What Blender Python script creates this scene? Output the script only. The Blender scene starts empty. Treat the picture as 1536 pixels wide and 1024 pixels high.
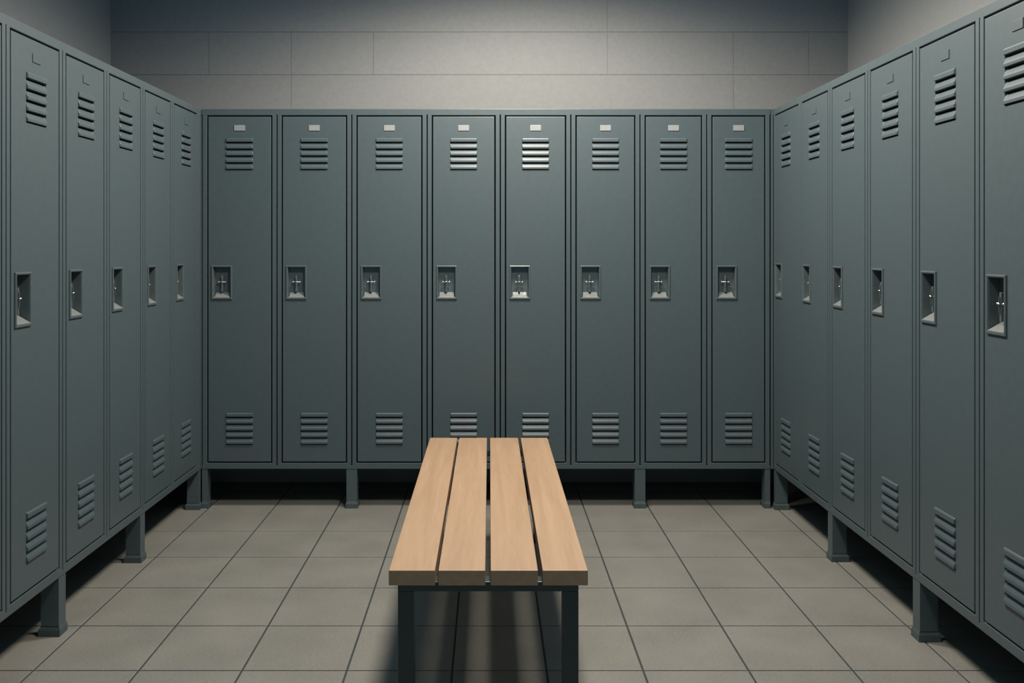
import bpy, bmesh, math, random
from mathutils import Vector, Matrix
random.seed(4)
SC = bpy.context.scene
COL = SC.collection
F = 1435.0; VX, VY = 734.0, 372.0; EYE = 1.30; D = 4.78

# ---------------------------------------------------------------- materials
def nodes(name):
    m = bpy.data.materials.new(name); m.use_nodes = True
    nt = m.node_tree; b = nt.nodes['Principled BSDF']
    return m, nt, b

def paint(name, col, rough=.45, var=.06, scale=60, bump=.04, metallic=0.0, spec=.5):
    m, nt, b = nodes(name)
    tc = nt.nodes.new('ShaderNodeTexCoord')
    n = nt.nodes.new('ShaderNodeTexNoise'); n.inputs['Scale'].default_value = scale; n.inputs['Detail'].default_value = 5
    nt.links.new(tc.outputs['Object'], n.inputs['Vector'])
    r = nt.nodes.new('ShaderNodeValToRGB')
    r.color_ramp.elements[0].position = .3; r.color_ramp.elements[1].position = .7
    r.color_ramp.elements[0].color = [c*(1-var) for c in col]+[1]
    r.color_ramp.elements[1].color = [c*(1+var) for c in col]+[1]
    nt.links.new(n.outputs['Fac'], r.inputs['Fac']); nt.links.new(r.outputs['Color'], b.inputs['Base Color'])
    n2 = nt.nodes.new('ShaderNodeTexNoise'); n2.inputs['Scale'].default_value = scale*7; n2.inputs['Detail'].default_value = 2
    nt.links.new(tc.outputs['Object'], n2.inputs['Vector'])
    bp = nt.nodes.new('ShaderNodeBump'); bp.inputs['Strength'].default_value = bump; bp.inputs['Distance'].default_value = .002
    nt.links.new(n2.outputs['Fac'], bp.inputs['Height']); nt.links.new(bp.outputs['Normal'], b.inputs['Normal'])
    b.inputs['Roughness'].default_value = rough; b.inputs['Metallic'].default_value = metallic
    b.inputs['Specular IOR Level'].default_value = spec
    return m

M_LOCK = paint('locker_paint', (.066, .092, .101), .42, .05, 40, .06)
M_CUP = paint('latch_steel', (.105, .135, .140), .30, .05, 50, .02, .25)
M_SCOOP_LIT = paint('scoop_steel_lit', (.26, .275, .27), .28, .05, 50, .02, .3)  # highlight on the finger ledge painted in as a paler steel
M_LEVER = paint('latch_chrome', (.60, .60, .58), .25, .03, 50, .0, .9)
M_PLATE_LIT = paint('number_plate_lit', (.28, .295, .29), .35, .04, 80, .0)  # back-row plates paler, the light they reflect put into the colour
M_WALL = paint('painted_block_wall', (.216, .220, .216), .75, .05, 55, .25)
M_WALL_LIT = paint('side_wall_lit', (.27, .275, .265), .75, .05, 55, .2)  # same paint as the back wall, lightened for the light on the sides
M_GROOVE = paint('wall_joint', (.115, .12, .118), .85, .05, 55, .2)
M_CEIL = paint('ceiling_paint', (.30, .31, .31), .9, .04, 20, .1)
M_FRAME = paint('dark_bench_steel', (.022, .040, .045), .38, .08, 40, .05)
M_FOOT = paint('rubber_foot', (.060, .085, .088), .5, .08, 50, .1)
M_GROUT = paint('floor_grout', (.030, .040, .042), .8, .15, 60, .3)

def tile_mat():
    m, nt, b = nodes('floor_tile')
    tc = nt.nodes.new('ShaderNodeTexCoord')
    n1 = nt.nodes.new('ShaderNodeTexNoise'); n1.inputs['Scale'].default_value = 150; n1.inputs['Detail'].default_value = 8; n1.inputs['Roughness'].default_value = .7
    n2 = nt.nodes.new('ShaderNodeTexNoise'); n2.inputs['Scale'].default_value = 4; n2.inputs['Detail'].default_value = 3
    mp = nt.nodes.new('ShaderNodeMapping'); mp.inputs['Scale'].default_value = (.6, 1.3, 1)
    nt.links.new(tc.outputs['Object'], mp.inputs['Vector']); nt.links.new(mp.outputs['Vector'], n1.inputs['Vector'])
    nt.links.new(tc.outputs['Object'], n2.inputs['Vector'])
    mx = nt.nodes.new('ShaderNodeMath'); mx.operation = 'MULTIPLY_ADD'; mx.inputs[1].default_value = .7
    m2 = nt.nodes.new('ShaderNodeMath'); m2.operation = 'MULTIPLY'; m2.inputs[1].default_value = .3
    nt.links.new(n2.outputs['Fac'], m2.inputs[0]); nt.links.new(n1.outputs['Fac'], mx.inputs[0]); nt.links.new(m2.outputs[0], mx.inputs[2])
    r = nt.nodes.new('ShaderNodeValToRGB')
    r.color_ramp.elements[0].position = .32; r.color_ramp.elements[0].color = (.140, .138, .120, 1)
    r.color_ramp.elements[1].position = .68; r.color_ramp.elements[1].color = (.262, .252, .222, 1)
    nt.links.new(mx.outputs[0], r.inputs['Fac']); nt.links.new(r.outputs['Color'], b.inputs['Base Color'])
    bp = nt.nodes.new('ShaderNodeBump'); bp.inputs['Strength'].default_value = .12; bp.inputs['Distance'].default_value = .003
    nt.links.new(n1.outputs['Fac'], bp.inputs['Height']); nt.links.new(bp.outputs['Normal'], b.inputs['Normal'])
    b.inputs['Roughness'].default_value = .55
    return m
M_TILE = tile_mat()

def wood_mat(name, c0, c1, c2):
    m, nt, b = nodes(name)
    tc = nt.nodes.new('ShaderNodeTexCoord')
    oi = nt.nodes.new('ShaderNodeObjectInfo')
    ad = nt.nodes.new('ShaderNodeVectorMath'); ad.operation = 'ADD'
    sc = nt.nodes.new('ShaderNodeMath'); sc.operation = 'MULTIPLY'; sc.inputs[1].default_value = 37
    nt.links.new(oi.outputs['Random'], sc.inputs[0])
    nt.links.new(tc.outputs['Object'], ad.inputs[0]); nt.links.new(sc.outputs[0], ad.inputs[1])
    mp = nt.nodes.new('ShaderNodeMapping'); mp.inputs['Scale'].default_value = (26, 1.3, 26)
    nt.links.new(ad.outputs[0], mp.inputs['Vector'])
    n1 = nt.nodes.new('ShaderNodeTexNoise'); n1.inputs['Scale'].default_value = 1.0; n1.inputs['Detail'].default_value = 7; n1.inputs['Distortion'].default_value = .6; n1.inputs['Roughness'].default_value = .6
    nt.links.new(mp.outputs['Vector'], n1.inputs['Vector'])
    mp2 = nt.nodes.new('ShaderNodeMapping'); mp2.inputs['Scale'].default_value = (160, 9, 160)
    nt.links.new(ad.outputs[0], mp2.inputs['Vector'])
    n2 = nt.nodes.new('ShaderNodeTexNoise'); n2.inputs['Scale'].default_value = 1; n2.inputs['Detail'].default_value = 4
    nt.links.new(mp2.outputs['Vector'], n2.inputs['Vector'])
    m2 = nt.nodes.new('ShaderNodeMath'); m2.operation = 'MULTIPLY_ADD'; m2.inputs[1].default_value = .25
    m1 = nt.nodes.new('ShaderNodeMath'); m1.operation = 'MULTIPLY'; m1.inputs[1].default_value = .75
    nt.links.new(n1.outputs['Fac'], m1.inputs[0]); nt.links.new(n2.outputs['Fac'], m2.inputs[0]); nt.links.new(m1.outputs[0], m2.inputs[2])
    r = nt.nodes.new('ShaderNodeValToRGB')
    r.color_ramp.elements[0].position = .33; r.color_ramp.elements[0].color = c0+(1,)
    r.color_ramp.elements[1].position = .66; r.color_ramp.elements[1].color = c2+(1,)
    e = r.color_ramp.elements.new(.5); e.color = c1+(1,)
    nt.links.new(m2.outputs[0], r.inputs['Fac']); nt.links.new(r.outputs['Color'], b.inputs['Base Color'])
    bp = nt.nodes.new('ShaderNodeBump'); bp.inputs['Strength'].default_value = .08; bp.inputs['Distance'].default_value = .002
    nt.links.new(n2.outputs['Fac'], bp.inputs['Height']); nt.links.new(bp.outputs['Normal'], b.inputs['Normal'])
    b.inputs['Roughness'].default_value = .5
    return m
M_WOOD = wood_mat('light_beech', (.345, .218, .128), (.390, .252, .151), (.430, .284, .174))

# ---------------------------------------------------------------- mesh helpers
def obj(name, bm, mats, parent=None, smooth=False):
    bmesh.ops.recalc_face_normals(bm, faces=bm.faces)
    me = bpy.data.meshes.new(name); bm.to_mesh(me); bm.free()
    for m in (mats if isinstance(mats, (list, tuple)) else [mats]): me.materials.append(m)
    if smooth:
        for p in me.polygons: p.use_smooth = True
    o = bpy.data.objects.new(name, me); COL.objects.link(o)
    if parent: o.parent = parent
    return o

def box(bm, x0, x1, y0, y1, z0, z1, bev=0, mat=0, seg=2):
    r = bmesh.ops.create_cube(bm, size=1)
    vs = r['verts']
    for v in vs:
        v.co = Vector(((x0+x1)/2+v.co.x*(x1-x0), (y0+y1)/2+v.co.y*(y1-y0), (z0+z1)/2+v.co.z*(z1-z0)))
    es = {e for v in vs for e in v.link_edges}; fs = {f for v in vs for f in v.link_faces}
    for f in fs: f.material_index = mat
    if bev:
        bmesh.ops.bevel(bm, geom=list(es), offset=bev, segments=seg, affect='EDGES', profile=.5)

def plate(bm, xs, zs, solid, y0, y1, bev=0, keep=None):
    """Sheet with cut-outs: the cells (i, j) for which solid() holds, from y0 (front) to y1."""
    xs = sorted(set(xs)); zs = sorted(set(zs))
    V = {}
    def v(i, j, k):
        if (i, j, k) not in V: V[i, j, k] = bm.verts.new((xs[i], (y0, y1)[k], zs[j]))
        return V[i, j, k]
    nx, nz = len(xs)-1, len(zs)-1
    S = [[solid((xs[i]+xs[i+1])/2, (zs[j]+zs[j+1])/2) for j in range(nz)] for i in range(nx)]
    on = lambda i, j: 0 <= i < nx and 0 <= j < nz and S[i][j]
    for i in range(nx):
        for j in range(nz):
            if not S[i][j]: continue
            bm.faces.new((v(i,j,0), v(i+1,j,0), v(i+1,j+1,0), v(i,j+1,0)))
            bm.faces.new((v(i,j,1), v(i,j+1,1), v(i+1,j+1,1), v(i+1,j,1)))
            if not on(i-1,j): bm.faces.new((v(i,j,0), v(i,j+1,0), v(i,j+1,1), v(i,j,1)))
            if not on(i+1,j): bm.faces.new((v(i+1,j,0), v(i+1,j,1), v(i+1,j+1,1), v(i+1,j+1,0)))
            if not on(i,j-1): bm.faces.new((v(i,j,0), v(i,j,1), v(i+1,j,1), v(i+1,j,0)))
            if not on(i,j+1): bm.faces.new((v(i,j+1,0), v(i+1,j+1,0), v(i+1,j+1,1), v(i,j+1,1)))
    bmesh.ops.recalc_face_normals(bm, faces=bm.faces)
    if bev:
        es = []
        for e in bm.edges:
            if len(e.link_faces) != 2: continue
            a, b = e.verts
            if abs(a.co.y-y0) > 1e-6 or abs(b.co.y-y0) > 1e-6: continue
            if e.calc_face_angle(0) < .5: continue
            if keep and keep(a.co, b.co): continue
            es.append(e)
        bmesh.ops.bevel(bm, geom=es, offset=bev, segments=2, affect='EDGES', profile=.5)

def tag(o, label, cat, group=None):
    o['label'] = label; o['category'] = cat
    if group: o['group'] = group

def structure(o):
    o['kind'] = 'structure'; return o

# ---------------------------------------------------------------- room
XW0, XW1, YW, ZC = -2.106, 1.994, 5.32, 3.15
YF = -1.2
# floor: one mesh, bevelled tiles over a grout bed
xl = [XW0-.05, -2.05, -1.73, -1.405, -1.080, -.762, -.439, -.114, .176, .474, .799, 1.120, 1.439, 1.76, XW1+.05]
yl = [YF, -.75, -.38, -.01, .36, .73, 1.10, 1.47, 1.85, 2.22, 2.585, 2.947, 3.296, 3.665, 4.029, 4.400, 4.800, 5.18, YW+.05]
bm = bmesh.new()
box(bm, XW0-.05, XW1+.05, YF, YW+.05, -.06, -.0022, mat=1)
g = .0026
for i in range(len(xl)-1):
    for j in range(len(yl)-1):
        x0, x1, y0, y1 = xl[i]+g, xl[i+1]-g, yl[j]+g, yl[j+1]-g
        b1 = .0028
        vt = [bm.verts.new((x, y, 0)) for x, y in ((x0+b1,y0+b1),(x1-b1,y0+b1),(x1-b1,y1-b1),(x0+b1,y1-b1))]
        vm = [bm.verts.new((x, y, -.0007)) for x, y in ((x0+b1*.3,y0+b1*.3),(x1-b1*.3,y0+b1*.3),(x1-b1*.3,y1-b1*.3),(x0+b1*.3,y1-b1*.3))]
        vb = [bm.verts.new((x, y, -.004)) for x, y in ((x0,y0),(x1,y0),(x1,y1),(x0,y1))]
        bm.faces.new(vt)
        for k in range(4):
            bm.faces.new((vm[k], vm[(k+1)%4], vt[(k+1)%4], vt[k]))
            bm.faces.new((vb[k], vb[(k+1)%4], vm[(k+1)%4], vm[k]))
fl = structure(obj('floor', bm, [M_TILE, M_GROUT]))

# back wall: large painted blocks with hairline joints
bm = bmesh.new()
box(bm, XW0-.05, XW1+.05, YW+.0022, YW+.12, -.05, ZC+.05, mat=1)
zr = lambda py: EYE-(py-VY)*YW/F
xr = lambda px: (px-VX)*YW/F
rows = [-.05] + [zr(112)-.237*k for k in range(8, 0, -1)] + [zr(112), zr(48), zr(48)+.237, zr(48)+.474, ZC+.05]
rows = sorted(r for r in rows if r == -.05 or r > .05)
for j in range(len(rows)-1):
    zm = (rows[j]+rows[j+1])/2
    if zr(112) < zm < zr(48): cuts = [313, 437, 560, 911, 1100, 1213]
    elif abs(zm-(zr(112)-.118)) < .05: cuts = [437, 1100]
    elif zm > zr(48): cuts = [911] if abs(zm-zr(48)-.118) < .05 else [437, 820]
    else: cuts = [313+124*k for k in range(-1 if j % 2 else 0, 9)]
    cx = sorted([XW0-.05] + [c for c in map(xr, cuts) if XW0 < c < XW1] + [XW1+.05])
    for i in range(len(cx)-1):
        box(bm, cx[i]+.0009, cx[i+1]-.0009, YW, YW+.01, rows[j]+.0012, rows[j+1]-.0012)
structure(obj('wall_back', bm, [M_WALL, M_GROOVE]))
bm = bmesh.new(); box(bm, XW0-.12, XW0, YF, YW+.12, -.05, ZC+.05); structure(obj('wall_left', bm, M_WALL_LIT))
bm = bmesh.new(); box(bm, XW1, XW1+.12, YF, YW+.12, -.05, ZC+.05); structure(obj('wall_right', bm, M_WALL_LIT))
bm = bmesh.new(); box(bm, XW0, XW1, YF, YW, ZC, ZC+.1); structure(obj('ceiling', bm, M_CEIL))

# ---------------------------------------------------------------- lockers
ZB, ZD0, ZD1, ZT = .197, .230, 1.960, 1.995     # body bottom, door bottom and top, body top
GAP = .0033                                       # half the gap round a door
SEAM = .0028                                     # half the gap between two lockers

def frame_mesh(w, d, sl, sr):
    bm = bmesh.new()
    xa, xb = sl-GAP, w-sr+GAP
    za, zb = ZD0-GAP, ZD1+GAP
    zs0, zs1 = ZB+.016, ZD1+.006
    def solid(x, z):
        if xa < x < xb and za < z < zb: return False
        if (x < SEAM or x > w-SEAM) and zs0 < z < zs1: return False
        return True
    plate(bm, [0, SEAM, xa, xb, w-SEAM, w], [ZB, zs0, za, zb, zs1, ZT], solid, 0, .022, .0018,
          keep=lambda a, b: (a.x < 1e-6 and b.x < 1e-6) or (a.x > w-1e-6 and b.x > w-1e-6))
    t = .002
    box(bm, SEAM, SEAM+t, .02, d, ZB, ZT)            # side sheets
    box(bm, w-SEAM-t, w-SEAM, .02, d, ZB, ZT)
    box(bm, 0, w, .02, d, ZT-t, ZT)                  # top
    box(bm, 0, w, .02, d, ZB, ZB+t)                  # bottom
    box(bm, 0, w, d-t, d, ZB, ZT)                    # back
    return bm

VW, VH, NS = .134, .160, 5
HW, HH = .103, .170
def door_mesh(x0, x1, hx, hz, vents):
    bm = bmesh.new()
    holes = [(hx+.008, hx+HW-.008, hz+.008, hz+HH-.008)] + vents
    xs = [x0+GAP, x1-GAP]; zs = [ZD0+GAP, ZD1-GAP]
    for a, b, c, e in holes: xs += [a, b]; zs += [c, e]
    plate(bm, xs, zs, lambda x, z: not any(a < x < b and c < z < e for a, b, c, e in holes), 0, .016, .0021,
          keep=lambda a, b: not ((abs(a.x-b.x) < 1e-6 and min(abs(a.x-x0-GAP), abs(a.x-x1+GAP)) < 1e-6) or
                                 (abs(a.z-b.z) < 1e-6 and min(abs(a.z-ZD0-GAP), abs(a.z-ZD1+GAP)) < 1e-6)))
    return bm

def vent_mesh(x0, z0):
    """Five pressed louvres: each slopes out, drops, then tucks under and leaves a slot."""
    bm = bmesh.new()
    p = .034
    curve = [(.0058, .0), (.0050, -.0012), (.0030, -.0045), (.0002, -.0090), (-.0032, -.0145), (-.0056, -.0190)]
    lip = [(-.0062, -.0208), (-.0062, -.0284), (-.0056, -.0292), (.003, -.0296), (.010, -.0298)]
    first = [(.002, -.0100), (-.0010, -.0104), (-.0045, -.0130), (-.0062, -.0165)] + lip[1:]
    cols = [(0, 0), (.0012, .7), (.0026, 1), (VW-.0026, 1), (VW-.0012, .7), (VW, 0)]
    for s in range(NS):
        prof = first if s == 0 else curve+lip
        zt = z0+VH+.0100-s*p
        grid = [[bm.verts.new((x0+cx, (y if j > len(prof)-3 else y*k), zt+z)) for j, (y, z) in enumerate(prof)] for cx, k in cols]
        for i in range(len(cols)-1):
            for j in range(len(prof)-1):
                bm.faces.new((grid[i][j], grid[i+1][j], grid[i+1][j+1], grid[i][j+1]))
    return bm

def ring(bm, loops, close=True):
    """Bridge successive four-cornered loops given as (x0, x1, z0, z1, y)."""
    L = [[bm.verts.new(c) for c in ((a, y, c0), (b, y, c0), (b, y, c1), (a, y, c1))] for a, b, c0, c1, y in loops]
    for A, B in zip(L, L[1:]):
        for k in range(4): bm.faces.new((A[k], A[(k+1) % 4], B[(k+1) % 4], B[k]))
    return L

def latch_mesh(hx, hz):
    bm = bmesh.new()
    def r(i, y, b=0, t=0): return (hx+i, hx+HW-i, hz+i+b, hz+HH-i-t, y)
    ring(bm, [r(0, .003), r(.0002, -.0035), r(.0012, -.0052), r(.0030, -.0062), r(.0056, -.0060, .003), r(.0076, -.0052, .004),
              r(.0088, -.0022, .004), r(.0094, .0012, .004), r(.0104, .020, .004), r(.0110, .030, .004)])
    i = .0110
    bm.faces.new([bm.verts.new(c) for c in ((hx+i, .030, hz+i), (hx+HW-i, .030, hz+i), (hx+HW-i, .030, hz+HH-i), (hx+i, .030, hz+HH-i))])
    bmesh.ops.bevel(bm, geom=[e for e in bm.edges if e.is_manifold and len(e.link_faces) == 2 and e.calc_face_angle(0) > 1.2], offset=.001, segments=1, affect='EDGES')
    return bm

def scoop_mesh(hx, hz):
    """Sloping finger ledge at the foot of the cup."""
    bm = bmesh.new()
    a, b = hx+.0095, hx+HW-.0095
    pr = [(-.0060, hz+.0100), (-.0054, hz+.0125), (-.0030, hz+.0150), (.0025, hz+.0190), (.010, hz+.0238), (.019, hz+.0295), (.0298, hz+.0360)]
    cols = []
    for q, (y, z) in enumerate(pr):
        n = .0110*min(1, q/3)
        cols.append([bm.verts.new(c) for c in ((a, y, hz+.008), (a+n*.6, y, z-.001), (a+n, y, z), (b-n, y, z), (b-n*.6, y, z-.001), (b, y, hz+.008))])
    for A, B in zip(cols, cols[1:]):
        for k in range(5): bm.faces.new((A[k], A[k+1], B[k+1], B[k]))
    bmesh.ops.bevel(bm, geom=[e for e in bm.edges if e.is_manifold and len(e.link_faces) == 2 and e.calc_face_angle(0) > 1.2], offset=.001, segments=1, affect='EDGES')
    return bm

def lever_mesh(hx, hz):
    """Upright pull standing off the back of the cup."""
    bm = bmesh.new()
    cx = hx+HW*.47
    box(bm, cx-.0050, cx+.0050, .010, .0305, hz+.0375, hz+HH-.050, .0016)
    box(bm, cx-.0016, cx+.0016, .006, .0120, hz+.060, hz+HH-.062, .0008)
    return bm

def pin_mesh(hx, hz):
    """Cross pin with rounded heads."""
    bm = bmesh.new()
    cx = hx+HW*.47; cz = hz+HH*.515
    r = bmesh.ops.create_cone(bm, cap_ends=True, segments=12, radius1=.0022, radius2=.0022, depth=.034)
    bmesh.ops.rotate(bm, verts=r['verts'], cent=(0,0,0), matrix=Matrix.Rotation(math.pi/2, 3, 'Y'))
    bmesh.ops.translate(bm, verts=r['verts'], vec=(cx, .014, cz))
    for dx, y in ((-.0165, .012), (0, .006), (.0165, .012)):
        q = bmesh.ops.create_uvsphere(bm, u_segments=14, v_segments=8, radius=.0052 if dx else .0040)
        bmesh.ops.scale(bm, verts=q['verts'], vec=(1.15, .8, .75))
        bmesh.ops.translate(bm, verts=q['verts'], vec=(cx+dx, y, cz))
    return bm

LEGD = .062
def locker(loc, rz, w, d, sl, sr, leg_side, label, group, lw=.0263, hdz=0.0, plate_mat=None):
    t = bpy.data.objects.new('locker', None); COL.objects.link(t)
    t.location = loc; t.rotation_euler = (0, 0, rz); t.empty_display_size = .1
    tag(t, label, 'locker', group)
    obj('frame', frame_mesh(w, d, sl, sr), M_LOCK, t)
    x0, x1 = sl, w-sr; cx = (x0+x1)/2
    hx, hz = x0+.020, 1.043+hdz
    vt = [(cx-VW/2, cx+VW/2, 1.690, 1.690+VH), (cx-VW/2, cx+VW/2, .318, .318+VH)]
    dr = obj('door', door_mesh(x0, x1, hx, hz, vt), M_LOCK, t)
    for a, b, c, e in vt:
        obj('vent', vent_mesh(a, c), M_LOCK, dr)
    obj('latch_cup', latch_mesh(hx, hz), M_CUP, dr)
    obj('finger_scoop', scoop_mesh(hx, hz), M_SCOOP_LIT, dr)
    obj('latch_lever', lever_mesh(hx, hz), M_CUP, dr)
    obj('latch_pin', pin_mesh(hx, hz), M_LEVER, dr, smooth=True)
    bm = bmesh.new(); box(bm, cx-.027, cx+.027, -.0028, .0005, 1.886, 1.914, .0009)
    obj('number_plate', bm, plate_mat or M_LOCK, dr)
    bm = bmesh.new()
    if leg_side == 0: a, b = 0, lw
    else: a, b = w-lw, w
    box(bm, a, b, .002, LEGD, .02, ZB)
    lg = obj('leg', bm, M_LOCK, t)
    bm = bmesh.new()
    fa, fb = (a, b+.004) if leg_side == 0 else (a-.004, b)
    # foot: a shallow flared boot
    lo = [(fa, fb, -.003, LEGD+.008, .0), (fa, fb, -.003, LEGD+.008, .022), (a, b, .0005, LEGD+.001, .032), (a, b, .0015, LEGD, .034)]
    L = [[bm.verts.new(c) for c in ((p, y0, z), (q, y0, z), (q, y1, z), (p, y1, z))] for p, q, y0, y1, z in lo]
    for A, B in zip(L, L[1:]):
        for k in range(4): bm.faces.new((A[k], A[(k+1) % 4], B[(k+1) % 4], B[k]))
    bm.faces.new(L[0]); bm.faces.new(L[-1])
    obj('foot', bm, M_FOOT, lg)
    return t

ST = .0263
# back row
XB = [(p-VX)*D/F for p in (301.7, 415.2, 527.5, 640.6, 750.4, 856.3, 960.2, 1060.4, 1155.4)]
blab = ['tall grey steel locker at the left end of the back row, against the left corner',
        'tall grey steel locker in the back row, second from the left corner',
        'tall grey steel locker in the back row, third from the left end',
        'tall grey back-row locker rising behind the left half of the wooden bench',
        'tall grey back-row locker rising behind the right half of the wooden bench',
        'tall grey steel locker in the back row, third from the right end',
        'tall grey steel locker in the back row, second from the right corner',
        'tall grey steel locker at the right end of the back row, against the right corner']
for k in range(8):
    x0, x1 = XB[k]+(.004 if k == 0 else 0), XB[k+1]
    locker((x0, D, 0), 0, x1-x0, .53, ST+(.002 if k == 0 else 0), ST, k % 2, blab[k], 'lockers along the back wall', plate_mat=M_PLATE_LIT)
# left row: depths of the joints, from the corner towards the viewer
XL = (301.7-VX)*D/F
YL = [D-.001] + [-XL*F/(VX-p) for p in (258.8, 214.6, 160.4, 94.2, 9.4)] + [2.478]
llab = ['grey steel locker of the left row standing in the back corner, darkest of that row',
        'grey steel locker of the left row, second out from the back corner',
        'grey steel locker of the left row, third out from the back corner',
        'grey steel locker of the left row, fourth out from the back corner',
        'grey steel locker of the left row, nearest one seen whole with vents and latch',
        'grey locker at the left picture edge, only a thin strip of it in view']
for k in range(6):
    y0, y1 = YL[k+1], YL[k]
    locker((XL, y0, 0), math.pi/2, y1-y0, .655, ST, .066 if k == 0 else ST, 1 if k % 2 == 0 else 0,
           llab[k], 'lockers along the left wall', hdz=.013)
# right row
XR = (1160.3-VX)*D/F
YR = [D-.001] + [XR*F/(p-VX) for p in (1200.0, 1244.5, 1301.3, 1373.7, 1468.9)] + [2.365]
rlab = ['narrow-looking grey steel locker of the right row standing in the back corner',
        'grey steel locker of the right row, second out from the back corner',
        'grey steel locker of the right row, third out from the back corner',
        'grey steel locker of the right row, fourth out from the back corner',
        'grey steel locker of the right row, nearest one seen whole with both vents',
        'nearest grey steel locker of the right row, cut off by the right picture edge']
for k in range(6):
    y0, y1 = YR[k+1], YR[k]
    locker((XR, y1, 0), -math.pi/2, y1-y0, .565, .020 if k == 0 else ST, ST, 0 if k % 2 == 0 else 1,
           rlab[k], 'lockers along the right wall', hdz=.013)
# right filler strip, and unseen covers added to keep light out of both corners
bm = bmesh.new(); box(bm, XW0, XL, D-.0008, YW, ZT-.03, ZT-.004)
box(bm, XL-.02, XL+.0036, D+.003, D+.03, ZB, ZT-.005)
structure(obj('light_block_trim_1', bm, M_LOCK))
bm = bmesh.new(); box(bm, XB[8]+.004, XR-.0005, D+.001, D+.03, ZB, ZT-.0005, .0008)
box(bm, XR, XW1, D-.0008, YW, ZT-.03, ZT-.004)
structure(obj('light_block_trim_2', bm, M_LOCK))

# ---------------------------------------------------------------- bench
b = bpy.data.objects.new('bench', None); COL.objects.link(b); b.empty_display_size = .2
BY0, BY1, BZ, BT = 2.525, 4.290, .450, .0405
b.location = (0, (BY0+BY1)/2, 0)
tag(b, 'wooden slatted bench on a dark steel frame in the middle of the tiled floor', 'bench')
bl = BY1-BY0; h = bl/2
pxf = [(583, 652.5), (657.5, 728), (736, 807), (814, 882)]
for a, c in pxf:
    x0, x1 = (a-VX)*BY0/F, (c-VX)*BY0/F
    bm = bmesh.new(); box(bm, x0, x1, -h, h, BZ-BT, BZ, .0018)
    obj('slat', bm, M_WOOD, b)
fy = BY0+.030-b.location.y
for s, yy in ((0, fy), (1, h-.03-.045)):
    for q, (xa, xb2) in enumerate(((-.2445, -.2015), (.1955, .2385))):
        bm = bmesh.new(); box(bm, xa, xb2, yy, yy+.045, 0, BZ-BT-.0265, .002)
        obj('leg', bm, M_FRAME, b)
    bm = bmesh.new(); box(bm, -.2445, .2385, yy, yy+.045, BZ-BT-.0265, BZ-BT, .002)
    obj('crossbar', bm, M_FRAME, b)
for xa, xb2 in ((-.2445, -.2145), (.2085, .2385)):
    bm = bmesh.new(); box(bm, xa, xb2, fy+.045, h-.075, BZ-BT-.0265, BZ-BT, .002)
    obj('side_rail', bm, M_FRAME, b)

# ---------------------------------------------------------------- light
def spot(name, loc, target, power, size, blend, radius, col):
    L = bpy.data.lights.new(name, 'SPOT'); L.energy = power; L.spot_size = size; L.spot_blend = blend
    L.shadow_soft_size = radius; L.color = col
    o = bpy.data.objects.new(name, L); COL.objects.link(o); o.location = loc
    o.rotation_euler = (Vector(target)-Vector(loc)).to_track_quat('-Z', 'Y').to_euler()
    return o
spot('downlight_near_back_wall', (.17, 3.94, 3.01), (.17, 3.94, 0), 262, math.radians(166), .42, .24, (1, .91, .80))
spot('downlight_over_bench', (.22, 2.52, 3.05), (.22, 2.52, 0), 205, math.radians(160), .6, .22, (1, .91, .80))
L = bpy.data.lights.new('added_cool_fill', 'AREA'); L.shape = 'RECTANGLE'; L.size = 3.6; L.size_y = 4.2  # cool overhead fill added to tint the dark corners, not a fitted panel
L.energy = 16; L.color = (.16, .58, 1)
o = bpy.data.objects.new('added_cool_fill', L); COL.objects.link(o); o.location = (0, 3.0, 3.12)
w = bpy.data.worlds.new('World'); SC.world = w; w.use_nodes = True
w.node_tree.nodes['Background'].inputs['Color'].default_value = (.28, .56, .70, 1)
w.node_tree.nodes['Background'].inputs['Strength'].default_value = .42

# ---------------------------------------------------------------- camera
cam = bpy.data.cameras.new('Camera'); co = bpy.data.objects.new('Camera', cam); COL.objects.link(co)
co.location = (0, 0, EYE); co.rotation_euler = (math.pi/2, 0, 0)
cam.sensor_width = 36; cam.lens = F/1536*36
cam.shift_x = (768-VX)/1536; cam.shift_y = -(512-VY)/1536
cam.clip_start = .05
SC.camera = co
vs = SC.view_settings
vs.view_transform = 'Standard'; vs.look = 'None'; vs.gamma = 1; vs.exposure = 0; vs.use_curve_mapping = False
